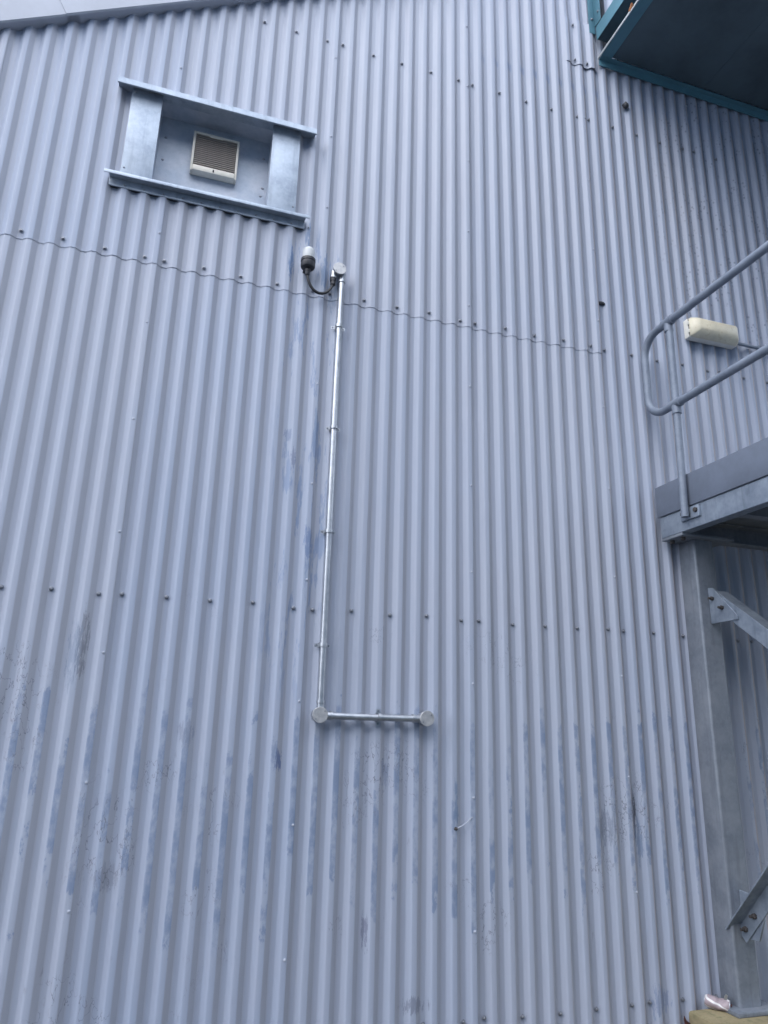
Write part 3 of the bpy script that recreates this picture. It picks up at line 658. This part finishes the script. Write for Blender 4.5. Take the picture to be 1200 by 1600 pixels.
put('corner_flashing', box(1.400, 1.4400, -0.0285, -0.0245, 5.235, 6.7, 0.0008), 'blue', wk)
put('corner_flashing', box(1.4365, 1.4400, -0.029, -0.085, 5.286, 6.7, 0.0008), 'blue', wk)
bm = bmesh.new(); cols = []
for j in range(int(2.9/P*12)):
    y = -0.10 - j*P/12; x = 1.4445 + 0.012 - 0.012*prof(j/12.0)
    cols.append([bm.verts.new((x, y, z)) for z in (5.20, 6.7)])
for A, B in zip(cols, cols[1:]): bm.faces.new((A[0], B[0], B[1], A[1]))
bmesh.ops.recalc_face_normals(bm, faces=bm.faces[:]); put('side_cladding', bm, 'wall', wk)
put('walkway_roof', box(1.38, XE+0.05, -0.03, YE-0.05, 6.7, 6.76, 0.002), 'blue', wk)
put('end_wall', box(1.46, XE, YE-0.01, YE, 5.05, 6.7, 0), 'blue', wk, False)
put('side_wall', box(XE-0.01, XE, -0.03, YE-0.012, 5.09, 6.7, 0), 'blue', wk, False)
for x, y, z in ((1.420, -0.0285, 5.335),): put('screw', tube([(x, y, z), (x, y-0.004, z), (x, y-0.008, z)], [0.008, 0.0075, 0.004], 8), 'screw', wk)
put('screw', tube([(1.4365, -0.066, 5.36), (1.431, -0.066, 5.36)], [0.008, 0.005], 8), 'screw', wk)

# ------------------------------------------------------------------ plinth, can, leaves
bm = box(1.512, 3.5, -1.75, -0.035, -0.02, 0.466, 0.012, seg=2)
bmesh.ops.subdivide_edges(bm, edges=bm.edges[:], cuts=5, use_grid_fill=True)
for v_ in bm.verts:
    n3 = noise.noise_vector(v_.co*6.0)*0.004
    if v_.co.z < 0.45 : v_.co += n3
    else: v_.co += Vector((n3.x*1.2, n3.y*1.2, n3.z*0.25))
pl = finish(bm, 'concrete_plinth', 'conc', None, True, 50); tag(pl, 'mossy yellowish concrete plinth under the steel column', 'plinth')
cc = Vector((1.628, -0.068, 0.4885))
can = thing('crushed_can', 'crushed pink and silver drinks can lying on concrete plinth', 'can', cc)
can.rotation_euler = (0.2, 0.06, -0.86); can.scale = (0.80, 0.80, 0.80)
bm = bmesh.new(); rings = []; NL = 26; NA = 28
for i in range(NL+1):
    t = i/NL; x = (t-0.5)*0.108; r = 0.030
    if t < 0.10: r = 0.0235 + 0.0065*(t/0.10)
    if t > 0.92: r = 0.0250 + 0.0050*((1-t)/0.08)
    crush = 0.30*math.exp(-((t-0.62)/0.16)**2)
    ring = []
    for j in range(NA):
        a = 2*math.pi*j/NA; nn = noise.noise(Vector((x*45, math.cos(a)*1.7, math.sin(a)*1.7)))*0.0045*math.sin(math.pi*t)
        rr_ = r*(1-crush*max(0, math.sin(a-0.5))**1.5)+nn
        ring.append(bm.verts.new((x+0.004*math.sin(a*2+t*5)*crush, rr_*math.cos(a), rr_*math.sin(a)*(0.90-crush*0.35))))
    rings.append(ring)
for A, B in zip(rings, rings[1:]):
    for j in range(NA): bm.faces.new((A[j], A[(j+1) % NA], B[(j+1) % NA], B[j]))
bmesh.ops.recalc_face_normals(bm, faces=bm.faces[:]); finish(bm, 'can_body', 'can', can, True, 60)
for s, rr_ in ((-1, 0.0235), (1, 0.0250)):
    finish(tube([(s*0.0535, 0, 0), (s*0.0560, 0, 0), (s*0.0565, 0, 0), (s*0.0525, 0, 0)], [rr_*0.97, rr_*0.95, rr_*0.85, rr_*0.8], 24), 'can_end', 'conduit', can)
finish(prism([(0.028, 0.012), (0.040, 0.016), (0.048, 0.046), (0.039, 0.052), (0.031, 0.040)], 'y', -0.002, 0.001, 0.0004), 'torn_flap', 'conduit', can)
def leaf(c_, s, rot, mat, label):
    bm = bmesh.new(); n_ = 10; L_ = []; Rr = []; mid = []
    for i in range(n_+1):
        t = i/n_; w_ = 0.42*math.sin(math.pi*t**0.8)*(1+0.15*math.sin(9*t)); zc = 0.22*math.sin(math.pi*t)+0.1*t
        mid.append(bm.verts.new(((t-.5)*s, 0, zc*s*0.5))); L_.append(bm.verts.new(((t-.5)*s, w_*s, (zc+w_*0.7)*s*0.5))); Rr.append(bm.verts.new(((t-.5)*s, -w_*s, (zc+w_*0.5)*s*0.5)))
    for i in range(n_):
        bm.faces.new((mid[i], mid[i+1], L_[i+1], L_[i])); bm.faces.new((Rr[i], Rr[i+1], mid[i+1], mid[i]))
    bmesh.ops.recalc_face_normals(bm, faces=bm.faces[:]); bmesh.ops.solidify(bm, geom=bm.faces[:], thickness=0.0008)
    o = finish(bm, 'dry_leaf', mat, None); o.location = c_; o.rotation_euler = rot; return tag(o, label, 'leaf')
leaf((1.662, -0.088, 0.4850), 0.030, (0.3, -0.2, 0.4), 'leaf2', 'dark red dry leaf on base plate between crushed can and column')
leaf((1.502, -0.035, 0.425), 0.04, (0.9, 0.6, 1.2), 'leaf2', 'curled red brown leaf caught between wall and plinth end')
leaf((1.437, -0.33, 5.079), 0.042, (1.2, 0.3, 1.5), 'leaf', 'small orange dead leaf stuck on edge of dark walkway soffit')

# ------------------------------------------------------------------ unseen shed added behind the camera to shade the lower wall
op = thing('added_shade_shed', 'added plain grey shed, unseen behind the camera, shading the lower wall', 'building', (0, -9.2, 0))
put('wall', box(-16, 18, -9.2, -17, -0.05, 8.2, 0), 'toe', op, False)
put('roof', prism([(-8.9, 8.15), (-13.1, 9.2), (-17.3, 8.15), (-17.3, 8.21), (-13.1, 9.28), (-8.9, 8.21)], 'x', -16.3, 18.3, 0), 'flash', op, False)
for i in range(4):
    x = -11.5+6.5*i; d_ = put('added_shed_door', box(x, x+3.4, -9.19, -9.14, 0, 3.6, 0.004), 'blue', op)
